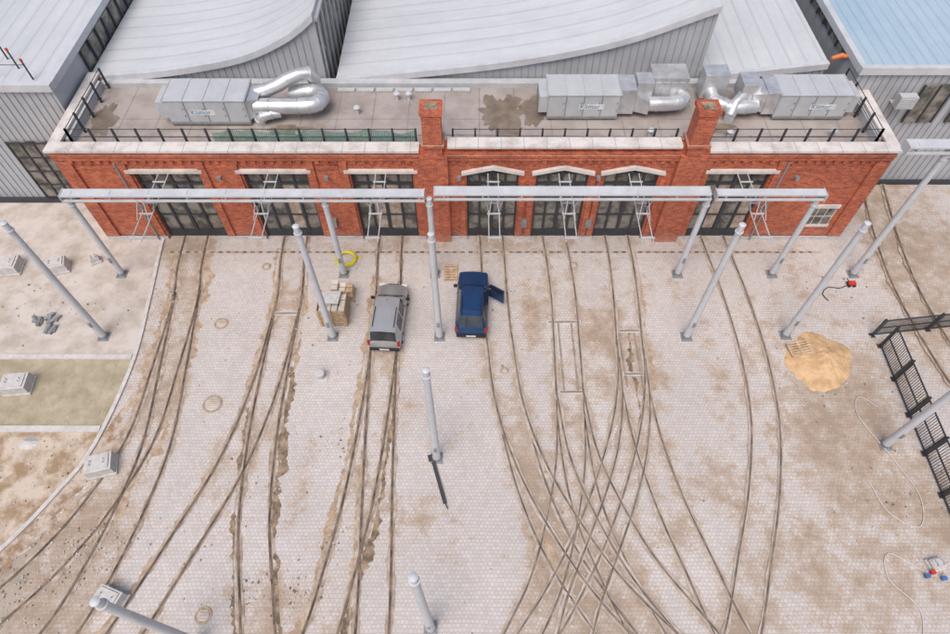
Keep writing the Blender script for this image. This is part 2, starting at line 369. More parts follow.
for (x,y,w) in [(5.1,20.4,1.9),(8.7,19.8,1.3),(5.1,15.9,1.3),(-10.9,21,1.5),(8.6,17.0,1.2)]:
    g=Geo(); g.box(x-w/2,x+w/2,y-.12,y+.12,0,.052); g.box(x-w/2+.06,x+w/2-.06,y-.07,y+.07,.052,.056,1); g.obj('track_drain',[M['kerb'],M['railp']],recentre=True)
for x,y0,y1 in [(4.75,15.9,20.4),(5.5,15.9,20.4),(8.15,16.2,19.6),(9.0,16.2,19.6)]:
    g=Geo(); g.box(x-.04,x+.04,y0,y1,.0,.0655); g.obj('point_blade',M['railp'],recentre=True)

# ---------------------------------------------------------------- brick depot
B=empty('brick_tram_depot',(0,0,0))
YF=26.84; doors=[(-17.35,3.7,5.5,0),(-11.25,3.6,5.5,0),(-5.25,3.5,5.5,0),(1.0,2.95,5.3,.42),(4.95,2.95,5.3,.42),(8.85,3.05,5.3,.42),(14.9,3.5,5.5,0)]
ZT=7.05
poly=[(-23,0)]
for cx,w,h,r in doors:
    poly+=[(cx-w/2,0),(cx-w/2,h)]
    if r: poly+=[(cx,h+r)]
    poly+=[(cx+w/2,h),(cx+w/2,0)]
poly+=[(22.8,0),(22.8,ZT),(-23,ZT)]
g=Geo(); g.prism(poly,YF,YF+.45)
g.box(-23,-22.55,YF+.45,33.5,0,ZT); g.box(22.35,22.8,YF+.45,33.5,0,ZT)
g.box(-2.6,12.3,YF-.03,YF+.46,ZT,ZT+.3)
def pier(x0,x1,d,z0,z1): g.box(x0,x1,YF-d,YF+.002,z0,z1)
pier(-23.003,-22.2,.15,0,6.3); pier(22.0,22.803,.15,0,6.3)
for n,(cx,w,h,r) in enumerate(doors):
    for s in (-1,1):
        a=cx+s*(w/2+.10); bb=a+s*(.3 if r else .42); pier(min(a,bb),max(a,bb),.14+.004*(s+1),.003,4.9 if r else 6.3)
g.box(-23.006,22.806,YF-.17,YF+.003,6.42,ZT-.002)
g.box(-23.005,22.805,YF-.23,YF-.168,6.72,6.84)
for i in range(91):
    x=-22.8+i*.5
    g.box(x,x+.24,YF-.13,YF+.004,6.18,6.42)
for x0,x1 in [(-21.9,-20.0),(-15.0,-13.6),(-9.0,-7.6),(17.3,19.4)]:
    pier(x0-.0,x1,.07,5.75,5.95)
for x in (-2.25,11.85):
    g.box(x-.75,x+.75,YF-.35,YF+.005,0,6.9)
    g.box(x-.5,x+.5,YF-.32,YF+.62,6.9,9.5); g.box(x-.58,x+.58,YF-.4,YF+.7,9.5,9.75)
    g.box(x-.62,x+.62,YF-.44,YF+.74,7.5,7.65)
g.obj('walls',M['brick'],B)
g=Geo()
for x in (-2.25,11.85):
    g.box(x-.35,x+.35,YF-.17,YF+.47,9.75,9.78)
g.obj('chimney_openings',M['rut'],B)
g=Geo()
g.box(-23.15,-3.02,YF-.27,YF+.5,ZT,ZT+.14); g.box(12.62,22.95,YF-.27,YF+.5,ZT,ZT+.14)
g.box(-1.48,11.08,YF-.27,YF+.52,ZT+.3,ZT+.44)
g.box(-23.15,-22.5,YF+.5,33.6,ZT,ZT+.135); g.box(22.3,22.95,YF+.5,33.6,ZT,ZT+.135)
for cx,w,h,r in doors:
    if r:
        a=w/2+.28
        g.prism([(cx-a,h+.06),(cx,h+r+.06),(cx+a,h+.06),(cx+a,h+.26),(cx,h+r+.28),(cx-a,h+.26)],YF-.2,YF-.0025)
    else: g.box(cx-w/2-.3,cx+w/2+.3,YF-.2,YF-.0025,h+.02,h+.22)
g.obj('coping_and_lintels',M['stone'],B)
g=Geo()
for i in range(1,38):
    x=-23+i*1.22
    z=ZT+.1405 if (x<-3.1 or x>12.7) else (ZT+.4405 if -1.4<x<11 else None)
    if z: g.box(x-.012,x+.012,YF-.273,YF+.5,z-.14,z+.001)
g.obj('coping_joints',M['galvd'],B)
g=Geo(); g.box(-22.54,22.34,YF+.51,YF+.95,6.4,6.75); g.box(-22.5,22.3,33.05,33.55,6.4,6.8)
g.box(-22.549,-22.3,YF+.96,33.04,6.4,7.0); g.box(22.1,22.349,YF+.96,33.04,6.4,7.0)
g.obj('parapet_flashing',M['galvm'],B)
g=Geo(); g.box(-22.55,22.35,YF+.45,33.5,6.1,6.5); g.obj('flat_roof',M['membrane'],B)
g=Geo()
for i in range(1,22):
    x=-22.3+i*2.05; g.box(x-.035,x+.035,YF+.96,33.04,6.495,6.504)
g.box(-22.29,22.09,30.1,30.16,6.495,6.5035)
g.obj('membrane_seams',M['seam'],B)
g=Geo()
def patch(cx,cy,rx,ry,z,seed,n=70):
    v=[(cx,cy,z)]
    for k in range(n):
        a=2*math.pi*k/n; q=1+.5*noise.noise(Vector((math.cos(a)*1.7,math.sin(a)*1.7,seed)))+.3*noise.noise(Vector((math.cos(a)*5,math.sin(a)*5,seed)))+.15*noise.noise(Vector((math.cos(a)*14,math.sin(a)*14,seed)))
        v.append((cx+rx*q*math.cos(a),cy+ry*q*math.sin(a),z))
    g.add(v,[(0,1+k,1+(k+1)%n) for k in range(n)])
patch(1.6,30.4,1.3,1.9,6.505,1.3); patch(-21.4,30,.7,1.5,6.506,4.2); patch(3.4,31,.8,1.2,6.507,6.2); patch(-10.5,29.2,1.1,.4,6.508,2.2); patch(13.9,29.3,1.0,.4,6.5085,3.2)
g.obj('damp_patches',M['wet'],B)
g=Geo()
xs_=[-23.02]+sum([[cx-w/2,cx+w/2] for cx,w,h,r in doors],[])+[22.82]
for i in range(0,len(xs_),2): g.box(xs_[i]+.01,xs_[i+1]-.01,YF-.165,YF-.1,.0,.3)
g.obj('plinth',M['concrete'],B)
gf=Geo(); gg=Geo()
for cx,w,h,r in doors:
    x0,x1=cx-w/2,cx+w/2; y=YF+.26
    if r: gg.prism([(x0+.001,0),(x1-.001,0),(x1-.001,h),(cx,h+r-.001),(x0+.001,h)],y,y+.05)
    else: gg.box(x0+.001,x1-.001,y,y+.05,0,h-.001)
    n=4
    for i in range(n+1):
        xx=x0+(x1-x0)*i/n; t=.10 if i in (0,2,4) else .065
        hh=h+(r*(1-abs(xx-cx)/(w/2)) if r else 0)
        gf.box(max(x0,xx-t),min(x1,xx+t),y-.09,y,0.02,hh-.03)
    for z,t in ((.1,.1),(.55,.05),(1.9,.035),(3.3,.035),(4.45,.09),(h-.08,.07)):
        gf.box(x0+.005,x1-.005,y-.083,y-.003,z-t,z+t)
    gf.box(x0+.1,x1-.1,y-.078,y-.004,.2,.5)
gf.obj('door_frames',M['dark'],B); gg.obj('door_glazing',M['glass'],B)
g=Geo()
for cx,a,b in ((-11.25,.08,.75),(-5.25,.1,.8),(-5.25,-.75,-.12),(14.9,-.8,-.15),(14.9,.9,1.6)):
    g.box(cx+a,cx+b,YF+.25,YF+.259,.7,4.3)
g.obj('door_blinds',M['filler'],B)
g=Geo(); g.box(20.0,21.6,YF-.03,YF-.005,1.3,2.7,0); g.box(19.9,21.7,YF-.08,YF-.004,1.1,1.3,1); g.box(19.9,21.7,YF-.1,YF-.004,2.7,2.95,1)
for i in range(4): g.box(20+i*.52,20.04+i*.52,YF-.06,YF-.031,1.3,2.7,1)
g.box(20,21.6,YF-.055,YF-.032,1.98,2.02,1)
g.obj('side_window',[M['glass'],M['stone']],B)
g=Geo()
for x in (-14.3,-8.3,-.9,6.9,18.0): g.box(x-.1,x+.1,YF-.42,YF-.172,5.2,5.4)
for x in (-19.8,17.2): g.tube([(x,YF-.2,.1),(x,YF-.2,6.3)],.06,8)
for x in (-8.6,2.97,6.9): g.box(x-.18,x+.18,YF-.26,YF-.005,1.2,1.8)
g.obj('wall_fittings',M['galvd'],B)

def railing(name,pts,spacing=1.25,h=1.1,z=6.75):
    g=Geo()
    for a,b in zip(pts[:-1],pts[1:]):
        a=Vector(a);b=Vector(b);n=max(1,round((b-a).length/spacing))
        for i in range(n+1):
            p=a.lerp(b,i/n); g.box(p.x-.05,p.x+.05,p.y-.05,p.y+.05,z-.3,z+h)
            g.box(p.x-.1,p.x+.1,p.y-.1,p.y+.1,z-.02,z+.02)
        for hh in (h-.03,h*.5):
            g.tube([(a.x,a.y,z+hh),(b.x,b.y,z+hh)],.022,6)
    return g.obj(name,M['dark'],recentre=True)
yr=YF+.75
railing('roof_railing',[(-22.0,33,0),(-22.0,yr,0),(-3.2,yr,0)])
railing('roof_railing',[(-1.2,yr,0),(10.9,yr,0)])
railing('roof_railing',[(12.8,yr,0),(21.9,yr,0),(21.9,33,0)])
g=Geo()
def netz(x,t): return 6.8+(.80+.08*math.sin(x*1.9)+.05*math.sin(x*5.1))*t, yr+.08+.10*math.sin(x*2.3+t)*(.3+t*.3)
x=-14.2
while x<-3.3:
    p=[(x,netz(x,t)[1],netz(x,t)[0]) for t in (0,.5,1)]
    g.tube(p,.022,4,caps=False); x+=.10
for k in range(8):
    t=k/7; p=[]
    x=-14.2
    while x<-3.3: p.append((x,netz(x,t)[1]+.001,netz(x,t)[0])); x+=.33
    g.tube(p,.022,4,caps=False)
g.obj('green_safety_net',M['green'],recentre=True)

# ---------------------------------------------------------------- air handling units
def text(s,size,loc,rot,m,parent,name='label'):
    c=bpy.data.curves.new(name,'FONT'); c.body=s; c.size=size; c.extrude=.005; c.materials.append(m)
    o=bpy.data.objects.new(name,c); scene.collection.objects.link(o); o.location=loc; o.rotation_euler=rot; o.parent=parent
def ringtube(g,pts,r,mi=0,every=2):
    g.tube(pts,r,18,mi)
    for i in range(1,len(pts)-1,every):
        p=Vector(pts[i]); t=(Vector(pts[i+1])-Vector(pts[i-1])).normalized()*.03
        g.tube([p-t,p+t],r+.035,18,mi)
def arc(c,r,a0,a1,n,axis):
    out=[]
    for i in range(n+1):
        a=a0+(a1-a0)*i/n; ca,sa=math.cos(a)*r,math.sin(a)*r
        out.append({'xy':(c[0]+ca,c[1]+sa,c[2]),'xz':(c[0]+ca,c[1],c[2]+sa),'yz':(c[0],c[1]+ca,c[2]+sa)}[axis])
    return out
def ahu(x0,x1,y0,y1,label_x,flip):
    E=empty('air_handling_unit',((x0+x1)/2,(y0+y1)/2,6.5)); hx=(x1-x0)/2; hy=(y1-y0)/2
    g=Geo()
    g.box(-hx,hx,-hy,hy,.25,1.65)
    n=4
    for i in range(n):
        a=-hx+2*hx*i/n+.04; b=-hx+2*hx*(i+1)/n-.04
        g.box(a,b,-hy-.025,-hy,.32,1.58)
    for i in range(5):
        a=-hx+2*hx*i/4; g.box(a-.02,a+.02,-hy-.07,hy+.07,1.74,1.775)
    g.box(-hx-.06,hx+.06,-hy-.06,hy+.06,1.66,1.74)
    s=-1 if not flip else 1
    g.box(s*hx-(.5 if s<0 else 0),s*hx+(.0 if s<0 else .5),-hy+.15,hy-.2,.45,1.5)
    g.obj('casing',M['ahu'],E,bevel=.015)
    g=Geo()
    for i in range(6):
        a=-hx+2*hx*i/5; g.box(a-.08 if a>0 else a,a if a>0 else a+.08,-hy+.05,hy-.05,0,.25)
    g.box(-hx,hx,-hy-.02,-hy+.06,.12,.25); g.box(-hx,hx,hy-.06,hy+.02,.12,.25)
    for i in range(4):
        a=-hx+2*hx*(i+.85)/4; g.box(a,a+.05,-hy-.06,-hy-.026,.7,.78); g.box(a,a+.05,-hy-.06,-hy-.026,1.15,1.23)
    for i in range(1,4):
        a=-hx+2*hx*i/4; g.box(a-.02,a+.02,-hy-.012,-hy-.002,.3,1.6)
    xx=s*(hx+.5)
    for k in range(7): g.box(min(xx,xx+s*.03),max(xx,xx+s*.03),-hy+.25,hy-.3,.5+k*.13,.57+k*.13)
    g.obj('base_frame',M['galvd'],E)
    g=Geo(); g.box(label_x-.05,label_x+1.35,-hy-.034,-hy-.027,.78,1.12); g.obj('label_plate',M['plate'],E)
    text('Klimor',.40,(label_x,-hy-.036,.83),(R(90),0,0),M['labelblue'],E)
    return E,hx,hy
E,hx,hy=ahu(-17.2,-12.7,29.5,31.4,-.9,False)
g=Geo()
g.add([(hx,-hy+.1,.35),(hx,hy-.1,.35),(hx,hy-.1,1.6),(hx,-hy+.1,1.6),(hx+.6,-hy+.5,.55),(hx+.6,hy-.5,.55),(hx+.6,hy-.5,1.4),(hx+.6,-hy+.5,1.4)],[(0,1,5,4),(1,2,6,5),(2,3,7,6),(3,0,4,7)])
x=hx+.3
ringtube(g,[(x,-.35,.9),(x+.8,-.35,.9),(x+1.6,-.35,.9),(x+2.4,-.35,.9),(x+2.9,-.3,.9)]+arc((x+3.0,.35,.9),.65,-math.pi/2,math.pi*.5,8,'xy')+[(x+2.5,1.0,.85),(x+1.8,1.1,.7)],.44)
ringtube(g,[(x,.45,1.2),(x+.6,.5,1.35),(x+1.2,.7,1.5),(x+1.8,.9,1.75),(x+2.4,1.1,1.9),(x+2.9,1.3,1.85),(x+3.1,1.6,1.4),(x+3.1,1.7,.6),(x+3.1,1.7,0)],.38)
ringtube(g,[(x+.2,-.75,.0),(x+.2,-.75,.3),(x+.45,-.75,.55),(x+.9,-.6,.6),(x+1.4,-.5,.6)],.3,every=1)
g.obj('air_ducts',M['duct'],E,auto=True)
E,hx,hy=ahu(4.1,8.1,30.0,31.8,-.2,False)
g=Geo(); x=hx
g.box(x,x+.9,-.7,.75,.3,1.85); g.box(x+1.0,x+1.9,-.2,.85,.9,1.95)
g.add([(x+.9,-.6,.4),(x+.9,.6,.4),(x+.9,.6,1.5),(x+.9,-.6,1.5),(x+1.7,-.9,.4),(x+1.7,0,.4),(x+1.7,0,1.2),(x+1.7,-.9,1.2)],[(0,1,5,4),(1,2,6,5),(2,3,7,6),(3,0,4,7)])
g.box(x+1.9,x+3.9,.1,1.5,.6,2.05)
ringtube(g,[(x+1.7,-.45,.8),(x+2.2,-.45,.8),(x+2.8,-.45,.8),(x+3.3,-.35,.8)]+arc((x+3.3,.2,.8),.55,-math.pi/2,0,4,'xy')+[(x+3.85,.9,.8)],.42)
for k in range(4): g.box(x+2.05+k*.45,x+2.4+k*.45,.06,.1,.75,1.8)
g.obj('air_ducts',M['duct'],E,auto=True,bevel=.01)
E,hx,hy=ahu(17.0,21.0,30.0,31.8,-.1,True)
g=Geo(); x=-hx
g.box(x-.7,x,-.8,.8,.35,1.75); g.box(x-2.0,x-1.0,-.3,.95,.8,1.9)
g.add([(x-.7,-.7,.4),(x-.7,.7,.4),(x-.7,.7,1.65),(x-.7,-.7,1.65),(x-1.3,-.35,.5),(x-1.3,.35,.5),(x-1.3,.35,1.3),(x-1.3,-.35,1.3)],[(0,1,5,4),(1,2,6,5),(2,3,7,6),(3,0,4,7)])
ringtube(g,[(x-1.0,-.5,.7),(x-1.7,-.6,.7),(x-2.4,-.6,.7),(x-2.9,-.45,.75)]+arc((x-2.9,.1,.8),.55,-math.pi/2,-math.pi,4,'xy')+[(x-3.45,.7,.9),(x-3.3,1.1,1.0)],.40)
ringtube(g,[(x-1.2,.2,1.2),(x-1.8,-.1,1.15),(x-2.3,-.6,.9),(x-2.5,-.95,.5),(x-2.5,-1.0,0)],.3)
g.box(x-4.0,x-2.6,.45,1.5,.5,2.0)
g.obj('air_ducts',M['duct'],E,auto=True,bevel=.01)
for x,y in [(-6.8,30.6),(-4.6,31.9),(-3.9,31.9),(9.8,28.6),(14.2,28.5),(-9.8,28.4),(20,28.6)]:
    g=Geo(); g.tube([(x,y,6.5),(x,y,6.95)],.11,10); g.tube([(x,y,6.95),(x,y,7.03)],[.2,.12],10); g.obj('roof_vent',M['galv'],recentre=True,auto=True)
g=Geo()
for i in range(7): g.box(-8.2+i*1.15,-7.2+i*1.15,32.6,32.9,6.52,6.62)
g.obj('cable_tray',M['galvm'],recentre=True)
g=Geo(); g.tube([(-22,28.6,6.56),(-12,28.5,6.56),(-1,28.7,6.56),(10,28.5,6.56),(21.8,28.6,6.56)],.018,5)
for i in range(30): 
    x=-21.5+i*1.48; g.box(x-.06,x+.06,28.5,28.64,6.505,6.55)
g.obj('lightning_conductor',M['galvd'],recentre=True)

# ---------------------------------------------------------------- sheds behind
def interp(c,x):
    for a,b in zip(c[:-1],c[1:]):
        if a[0]<=x<=b[0]: return a[1]+(b[1]-a[1])*(x-a[0])/(b[0]-a[0])
    return c[-1][1]
def shed(name,curve,y0,y1,roofm,east_glazed=False):
    cc=[(p.x,p.y) for p in catmull(curve,.8)]
    E=empty(name,(0,0,0)); x0,x1=cc[0][0],cc[-1][0]
    g=Geo(); g.prism([(x0,0),(x1,0)]+[(x,z-.3) for x,z in cc[::-1]],y0,y1); g.obj('walls',M['clad'],E)
    g=Geo(); n=len(cc)
    v=[];f=[]
    for y in [y0-.18,y1]:
        for x,z in cc: v+=[(x,y,z)]
        for x,z in cc: v+=[(x,y,z-.29)]
    for i in range(n-1):
        f+=[(i,i+1,2*n+i+1,2*n+i),(n+i+1,n+i,i,i+1)[::-1],(n+i,n+i+1,3*n+i+1,3*n+i)[::-1]]
    f+=[(0,n,3*n,2*n),(n-1,2*n-1,4*n-1,3*n-1)[::-1]]
    g.add(v,f); ro=g.obj('roof',roofm,E)
    for p in ro.data.polygons: p.use_smooth=True
    ro.data.set_sharp_from_angle(angle=R(40))
    g=Geo(); v=[];f=[]
    for x,z in cc: v+=[(x,y0-.24,z-.34),(x,y0-.24,z+.05),(x,y0+.12,z+.05),(x,y0+.12,z+.004)]
    for i in range(n-1):
        for k in range(3): f.append((4*i+k,4*i+4+k,4*i+5+k,4*i+k+1))
    g.add(v,f); g.obj('roof_edge_trim',M['galv'],E)
    g=Geo(); x=x0+.25
    while x<x1-.1:
        z=interp(cc,x); g.box(x-.02,x+.02,y0-.04,y0-.001,0,z-.35); x+=.42
    g.obj('cladding_ribs',M['cladrib'],E)
    if east_glazed:
        z=cc[-1][1]; g=Geo(); g.box(x1+.001,x1+.05,y0+.3,y1,5.2,z-.5); g.obj('clerestory_glass',M['glass'],E)
        g=Geo(); y=y0+.3
        while y<y1: g.box(x1+.05,x1+.16,y,y+.12,5.2,z-.5); y+=1.2
        g.box(x1+.001,x1+.2,y0,y1,z-.5,z-.3); g.obj('clerestory_mullions',M['clad'],E)
    return E
cA=[(-23.2,6.9),(-18.6,7.3),(-13.8,8.2),(-10.6,9.6),(-9.0,10.8)]
cB=[(-8.4,6.7),(-3.3,7.25),(2.6,8.0),(8.3,9.25),(13.5,11.3)]
cC=[(13.7,6.9),(17,7.3),(20.9,7.8)]
shed('curved_roof_shed',cA,33.7,80,M['roofA'],True)
shed('curved_roof_shed',cB,33.72,80,M['roofA'],False)
shed('curved_roof_shed',cC,33.7,80,M['roofL'],False)
def hall(name,x0,x1,y0,y1,h,roofm):
    E=empty(name); g=Geo(); g.box(x0,x1,y0,y1,0,h-.3); g.obj('walls',M['clad'],E)
    g=Geo(); g.box(x0-.1,x1+.1,y0-.15,y1,h-.3,h); g.obj('roof',roofm,E)
    g=Geo(); g.box(x0-.12,x1+.12,y0-.2,y0+.15,h-.32,h+.12); g.box(x0-.16,x0+.2,y0+.15,y1,h-.31,h+.118); g.box(x1-.2,x1+.16,y0+.15,y1,h-.31,h+.118); g.obj('roof_edge_trim',M['galv'],E)
    g=Geo(); x=x0+.25
    while x<x1: g.box(x-.02,x+.02,y0-.04,y0-.001,0,h-.35); x+=.42
    g.obj('cladding_ribs',M['cladrib'],E)
    return E
E=hall('grey_clad_hall',-70,-23.35,30.2,80,8.7,M['roofL'])
g=Geo(); g.box(-28.0,-25.6,30.08,30.14,.4,4.9); g.box(-23.349,-23.3,34,78,6.6,8.2)
g.obj('windows',M['glass'],E)
g=Geo()
for i in range(4): g.box(-28+i*.8-.05,-28+i*.8+.05,30.02,30.08,.4,4.9)
for z in (.4,1.5,2.6,3.7,4.8): g.box(-28.06,-25.54,30.03,30.075,z-.04,z+.04)
for i in range(37): g.box(-23.3,-23.18,34+i*1.2,34.15+i*1.2,6.6,8.2)
g.box(-70,-23.36,29.9,30.15,0,.3)
g.obj('window_frames',M['dark'],E)
E=hall('blue_roof_hall',21.9,80,31.9,80,8.6,M['roofD'])
g=Geo(); g.box(21.82,21.899,34,78,7.85,8.2)
for x in (26,28.6): g.box(x,x+1.8,31.76,31.84,5.0,7.6)
g.box(23.6,26.0,31.76,31.84,0.1,3.0); g.obj('windows',M['glass'],E)
g=Geo()
for i in range(37): g.box(21.7,21.82,34+i*1.2,34.15+i*1.2,7.85,8.25)
for x in (26,26.9,27.75,28.6,29.5,30.35): g.box(x-.05,x+.05,31.7,31.76,5,7.6)
g.box(24.75,24.85,31.7,31.76,.1,3.0); g.box(21.92,80,31.6,31.85,0,.25)
g.obj('window_frames',M['dark'],E)
g=Geo()
for x,y,z in [(25,31.2,6.5),(23.9,31.3,4.2)]:
    g.box(x-.5,x+.5,y-.2,y+.25,z,z+.8)
    for k in range(5): g.box(x-.4,x+.4,y-.23,y-.2,z+.1+k*.13,z+.15+k*.13)
    g.box(x-.5,x+.5,y+.25,31.85,z,z+.05)
g.obj('wall_mounted_units',M['ahu'],E)
g=Geo()
for x,y in [(-26.6,30.7),(-26.6,32.6),(-25.6,31.7),(-24.4,30.7)]:
    g.tube([(x,y,8.7),(x,y,9.8)],.045,8,0); g.tube([(x,y,9.8),(x,y,9.95)],.07,8,1)
g.tube([(-26.6,30.7,9.6),(-26.6,32.6,9.6)],.02,6); g.tube([(-26.6,30.7,9.6),(-24.4,30.7,9.6)],.02,6)
g.obj('roof_guard_posts',[M['dark'],M['red']],recentre=True)
g=Geo(); g.tube([(20.9,33.6,8.1),(21.5,33.7,8.22),(21.8,33.6,8.2)],[.12,.16,.10],10); g.obj('orange_tarpaulin_roll',M['orange'],recentre=True)

# ---------------------------------------------------------------- catenary poles and gantries
def pole(x,y,h,r0=.2,r1=.14,name='catenary_pole'):
    g=Geo(); g.tube([(x,y,.0),(x,y,h*.5),(x,y,h)],[r0,(r0+r1)/2,r1],20)
    g.tube([(x,y,h),(x,y,h+.06)],[r1+.02,r1*.6],20)
    g.box(x-.3,x+.3,y-.3,y+.3,.0,.05,1)
    for sx in (-1,1):
        for sy in (-1,1): g.tube([(x+sx*.22,y+sy*.22,.05),(x+sx*.22,y+sy*.22,.14)],.03,6,1)
    g.tube([(x,y,.05),(x,y,.25)],r0+.03,20,1)
    g.tube([(x,y,h-.5),(x,y,h-.42)],r1+.05,20,0)
    g.box(x-.07,x+.07,y-r0-.03,y-r0+.06,1.3,1.7,1)
    return g.obj(name,[M['galv'],M['galvd']],recentre=True,auto=True)
for x,y,h in [(-20.9,19.4,9.3),(-8.0,19.4,9.1),(-2.0,19.4,8.6),(11.9,19.4,9.2),(17.5,19.5,9.2),(22.8,23.9,9.5),(-1.9,12.2,8.8),(-1.9,4.5,9.5),(20.7,12.9,9.3),(-11.7,3.9,9.0)]:
    pole(x,y,h)
for x in (-21.3,-7.9,-2.4,12.2,17.9): pole(x,23.9,6.35,.18,.15)
def gantry(x0,x1,y,z,w=.42,hh=.34):
    g=Geo()
    for sy in (-1,1):
        for sz in (-1,1):
            g.box(x0,x1,y+sy*w/2-.06,y+sy*w/2+.06,z+sz*hh/2-.05,z+sz*hh/2+.05)
    g.box(x0+.002,x1-.002,y-w/2+.05,y+w/2-.05,z+hh/2-.03,z+hh/2+.03)
    x=x0+.5
    while x<x1:
        g.box(x-.025,x+.025,y-w/2-.01,y+w/2+.01,z-hh/2-.04,z+hh/2+.055); x+=2.0
    g.box(x0-.03,x0,y-.3,y+.3,z-.25,z+.25); g.box(x1,x1+.03,y-.3,y+.3,z-.25,z+.25)
    return g.obj('catenary_gantry',M['galv'],recentre=True)
gantry(-21.4,-2.65,23.9,6.55); gantry(-2.1,12.1,23.9,6.7,.5); gantry(12.5,18.1,23.9,6.6,.34)
gantry(20.6,34,23.9,9.75,.5)
for cx,w,h,r in doors:
    g=Geo(); y0,y1=21.6,YF-.2
    for dx in (-.28,.28):
        g.tube([(cx+dx,y0,5.55),(cx+dx,y1,5.55)],.03,8,0)
    for yy in (y0+.2,23.5,24.3,25.9): g.box(cx-.36,cx+.36,yy-.035,yy+.035,5.59,5.66,0)
    for s in (-1,1):
        g.tube([(cx+s*.55,23.9,6.45),(cx+s*.3,23.9,5.65)],.025,6,0)
        g.tube([(cx+s*.15,23.6,6.5),(cx+s*.3,23.0,5.65)],.02,6,0)
        g.tube([(cx+s*.3,23.8,5.65),(cx+s*.3,24.0,5.65)],.08,8,1)
    g.obj('overhead_conductor_hanger',[M['galvm'],M['galvd']],recentre=True)
g=Geo()
for a,b in [((22.8,23.9,9.2),(30,25,9.0)),((22.8,23.9,8.7),(31,29,7.5)),((22.8,23.9,9.4),(34,22,9.2))]:
    g.tube([a,b],.018,5)
g.obj('span_wires',M['dark'],recentre=True)

# ---------------------------------------------------------------- vehicles
def vehicle(name,loc,rz,paint,st,W,wheel_y,roofrails=True):
    E=empty(name,loc,rz)
    v=[];f=[];fm=[]
    for (y,wf,zb,belt,roof,rw,kd) in st:
        w=W/2*wf
        half=[(0,zb),(w*.86,zb),(w*.97,zb+.14),(w,.55),(w*.985,belt-.06),(w*.95,belt),(rw,roof-.05),(rw-.13,roof),(0,roof+.03)]
        ring=half+[(-x,z) for x,z in half[-2:0:-1]]
        v+=[(x,y,z) for x,z in ring]
    n=16
    for i in range(len(st)-1):
        ka=st[i][6];kb=st[i+1][6]
        for k in range(n):
            f.append((i*n+k,i*n+(k+1)%n,(i+1)*n+(k+1)%n,(i+1)*n+k))
            m=0; kk=k if k<8 else 15-k
            if ka=='c' and kb=='c' and kk==5: m=1
            if ka=='w' and kb=='c' and kk in (6,7): m=1
            if ka=='c' and kb=='r' and kk in (6,7): m=1
            if kk==0: m=2
            fm.append(m)
    f.append(tuple(range(n-1,-1,-1))); fm.append(0); o=(len(st)-1)*n; f.append(tuple(o+k for k in range(n))); fm.append(0)
    ob=obj_from('body',v,f,[paint,M['carglass'],M['black']],fm,True,E)
    bm=bmesh.new(); bm.from_mesh(ob.data); bmesh.ops.recalc_face_normals(bm,faces=bm.faces); bm.to_mesh(ob.data); bm.free()
    ob.data.set_sharp_from_angle(angle=R(32))
    g=Geo()
    for y in wheel_y:
        for s in (-1,1):
            x=s*(W/2-.1); g.tube([(x-.11,y,.32),(x+.11,y,.32)],.32,20,0); g.tube([(x+s*.105,y,.32),(x+s*.122,y,.32)],.2,14,1)
    g.obj('wheels',[M['black'],M['galv']],E,auto=True)
    yf=st[0][0]; yb=st[-1][0]
    g=Geo()
    g.box(-W*.44,W*.44,yf-.07,yf+.1,.3,.52,0); g.box(-W*.45,W*.45,yb-.1,yb+.07,.3,.5,0)
    for s in (-1,1):
        g.box(s*W*.36-.17,s*W*.36+.17,yf-.03,yf+.14,.6,.75,1)
        g.box(s*W*.455-.07,s*W*.455+.07,yb-.12,yb+.02,.72,1.05,2)
        g.box(s*(W/2+.1)-.1,s*(W/2+.1)+.1,yf+1.15,yf+1.28,.95,1.1,0)
        g.box(s*(W/2)-.012,s*(W/2)+.012,yf+1.5,yf+1.62,.8,.84,0)
    g.box(-.26,.26,yb+.07,yb+.085,.36,.48,3); g.box(-.3,.3,yf-.05,yf-.01,.62,.72,0)
    if roofrails:
        for s in (-1,1):
            g.tube([(s*(st[5][5]-.1),st[5][0]-.1,st[5][4]+.06),(s*(st[5][5]-.1),yb-.5,st[5][4]+.06)],.022,6,0)
    g.tube([(0,yf+1.8,st[5][4]),(0,yf+2.1,st[5][4]+.25)],.01,5,0)
    g.obj('trim',[M['black'],M['lamp'],M['tail'],M['plate']],E)
    return E
van=[(-2.1,.80,.32,.66,.70,.62,'h'),(-1.95,.93,.22,.74,.82,.70,'h'),(-1.15,1,.2,.86,.98,.74,'w'),(-.5,1,.2,.92,1.66,.66,'c'),
     (.38,1,.2,.93,1.76,.68,'c'),(.39,1,.2,.93,1.76,.68,'p'),(.46,1,.2,.93,1.76,.68,'p'),(.47,1,.2,.93,1.76,.68,'c'),(1.3,1,.2,.93,1.76,.68,'c'),(1.31,1,.2,.93,1.76,.68,'p'),(1.88,.99,.2,.93,1.73,.67,'c'),(2.06,.96,.25,.93,1.10,.70,'r'),(2.1,.95,.3,.88,.98,.72,'h')]
vehicle('silver_van',(-4.85,20.45,0.05),R(177),M['silver'],van,1.8,(-1.3,1.3))
suv=[(-2.1,.84,.4,.8,.84,.62,'h'),(-1.98,.95,.3,.86,.93,.72,'h'),(-1.0,1,.28,.92,1.02,.74,'w'),(-.45,1,.28,.98,1.58,.62,'c'),
     (.38,1,.28,.98,1.63,.64,'c'),(.39,1,.28,.98,1.63,.64,'p'),(.46,1,.28,.98,1.63,.64,'p'),(.47,1,.28,.98,1.63,.64,'c'),(1.3,1,.28,.98,1.63,.64,'c'),(1.31,1,.28,.98,1.62,.64,'c'),(1.6,.99,.28,.98,1.58,.62,'c'),(2.02,.96,.33,.98,1.12,.66,'r'),(2.08,.94,.36,.92,1.0,.68,'h')]
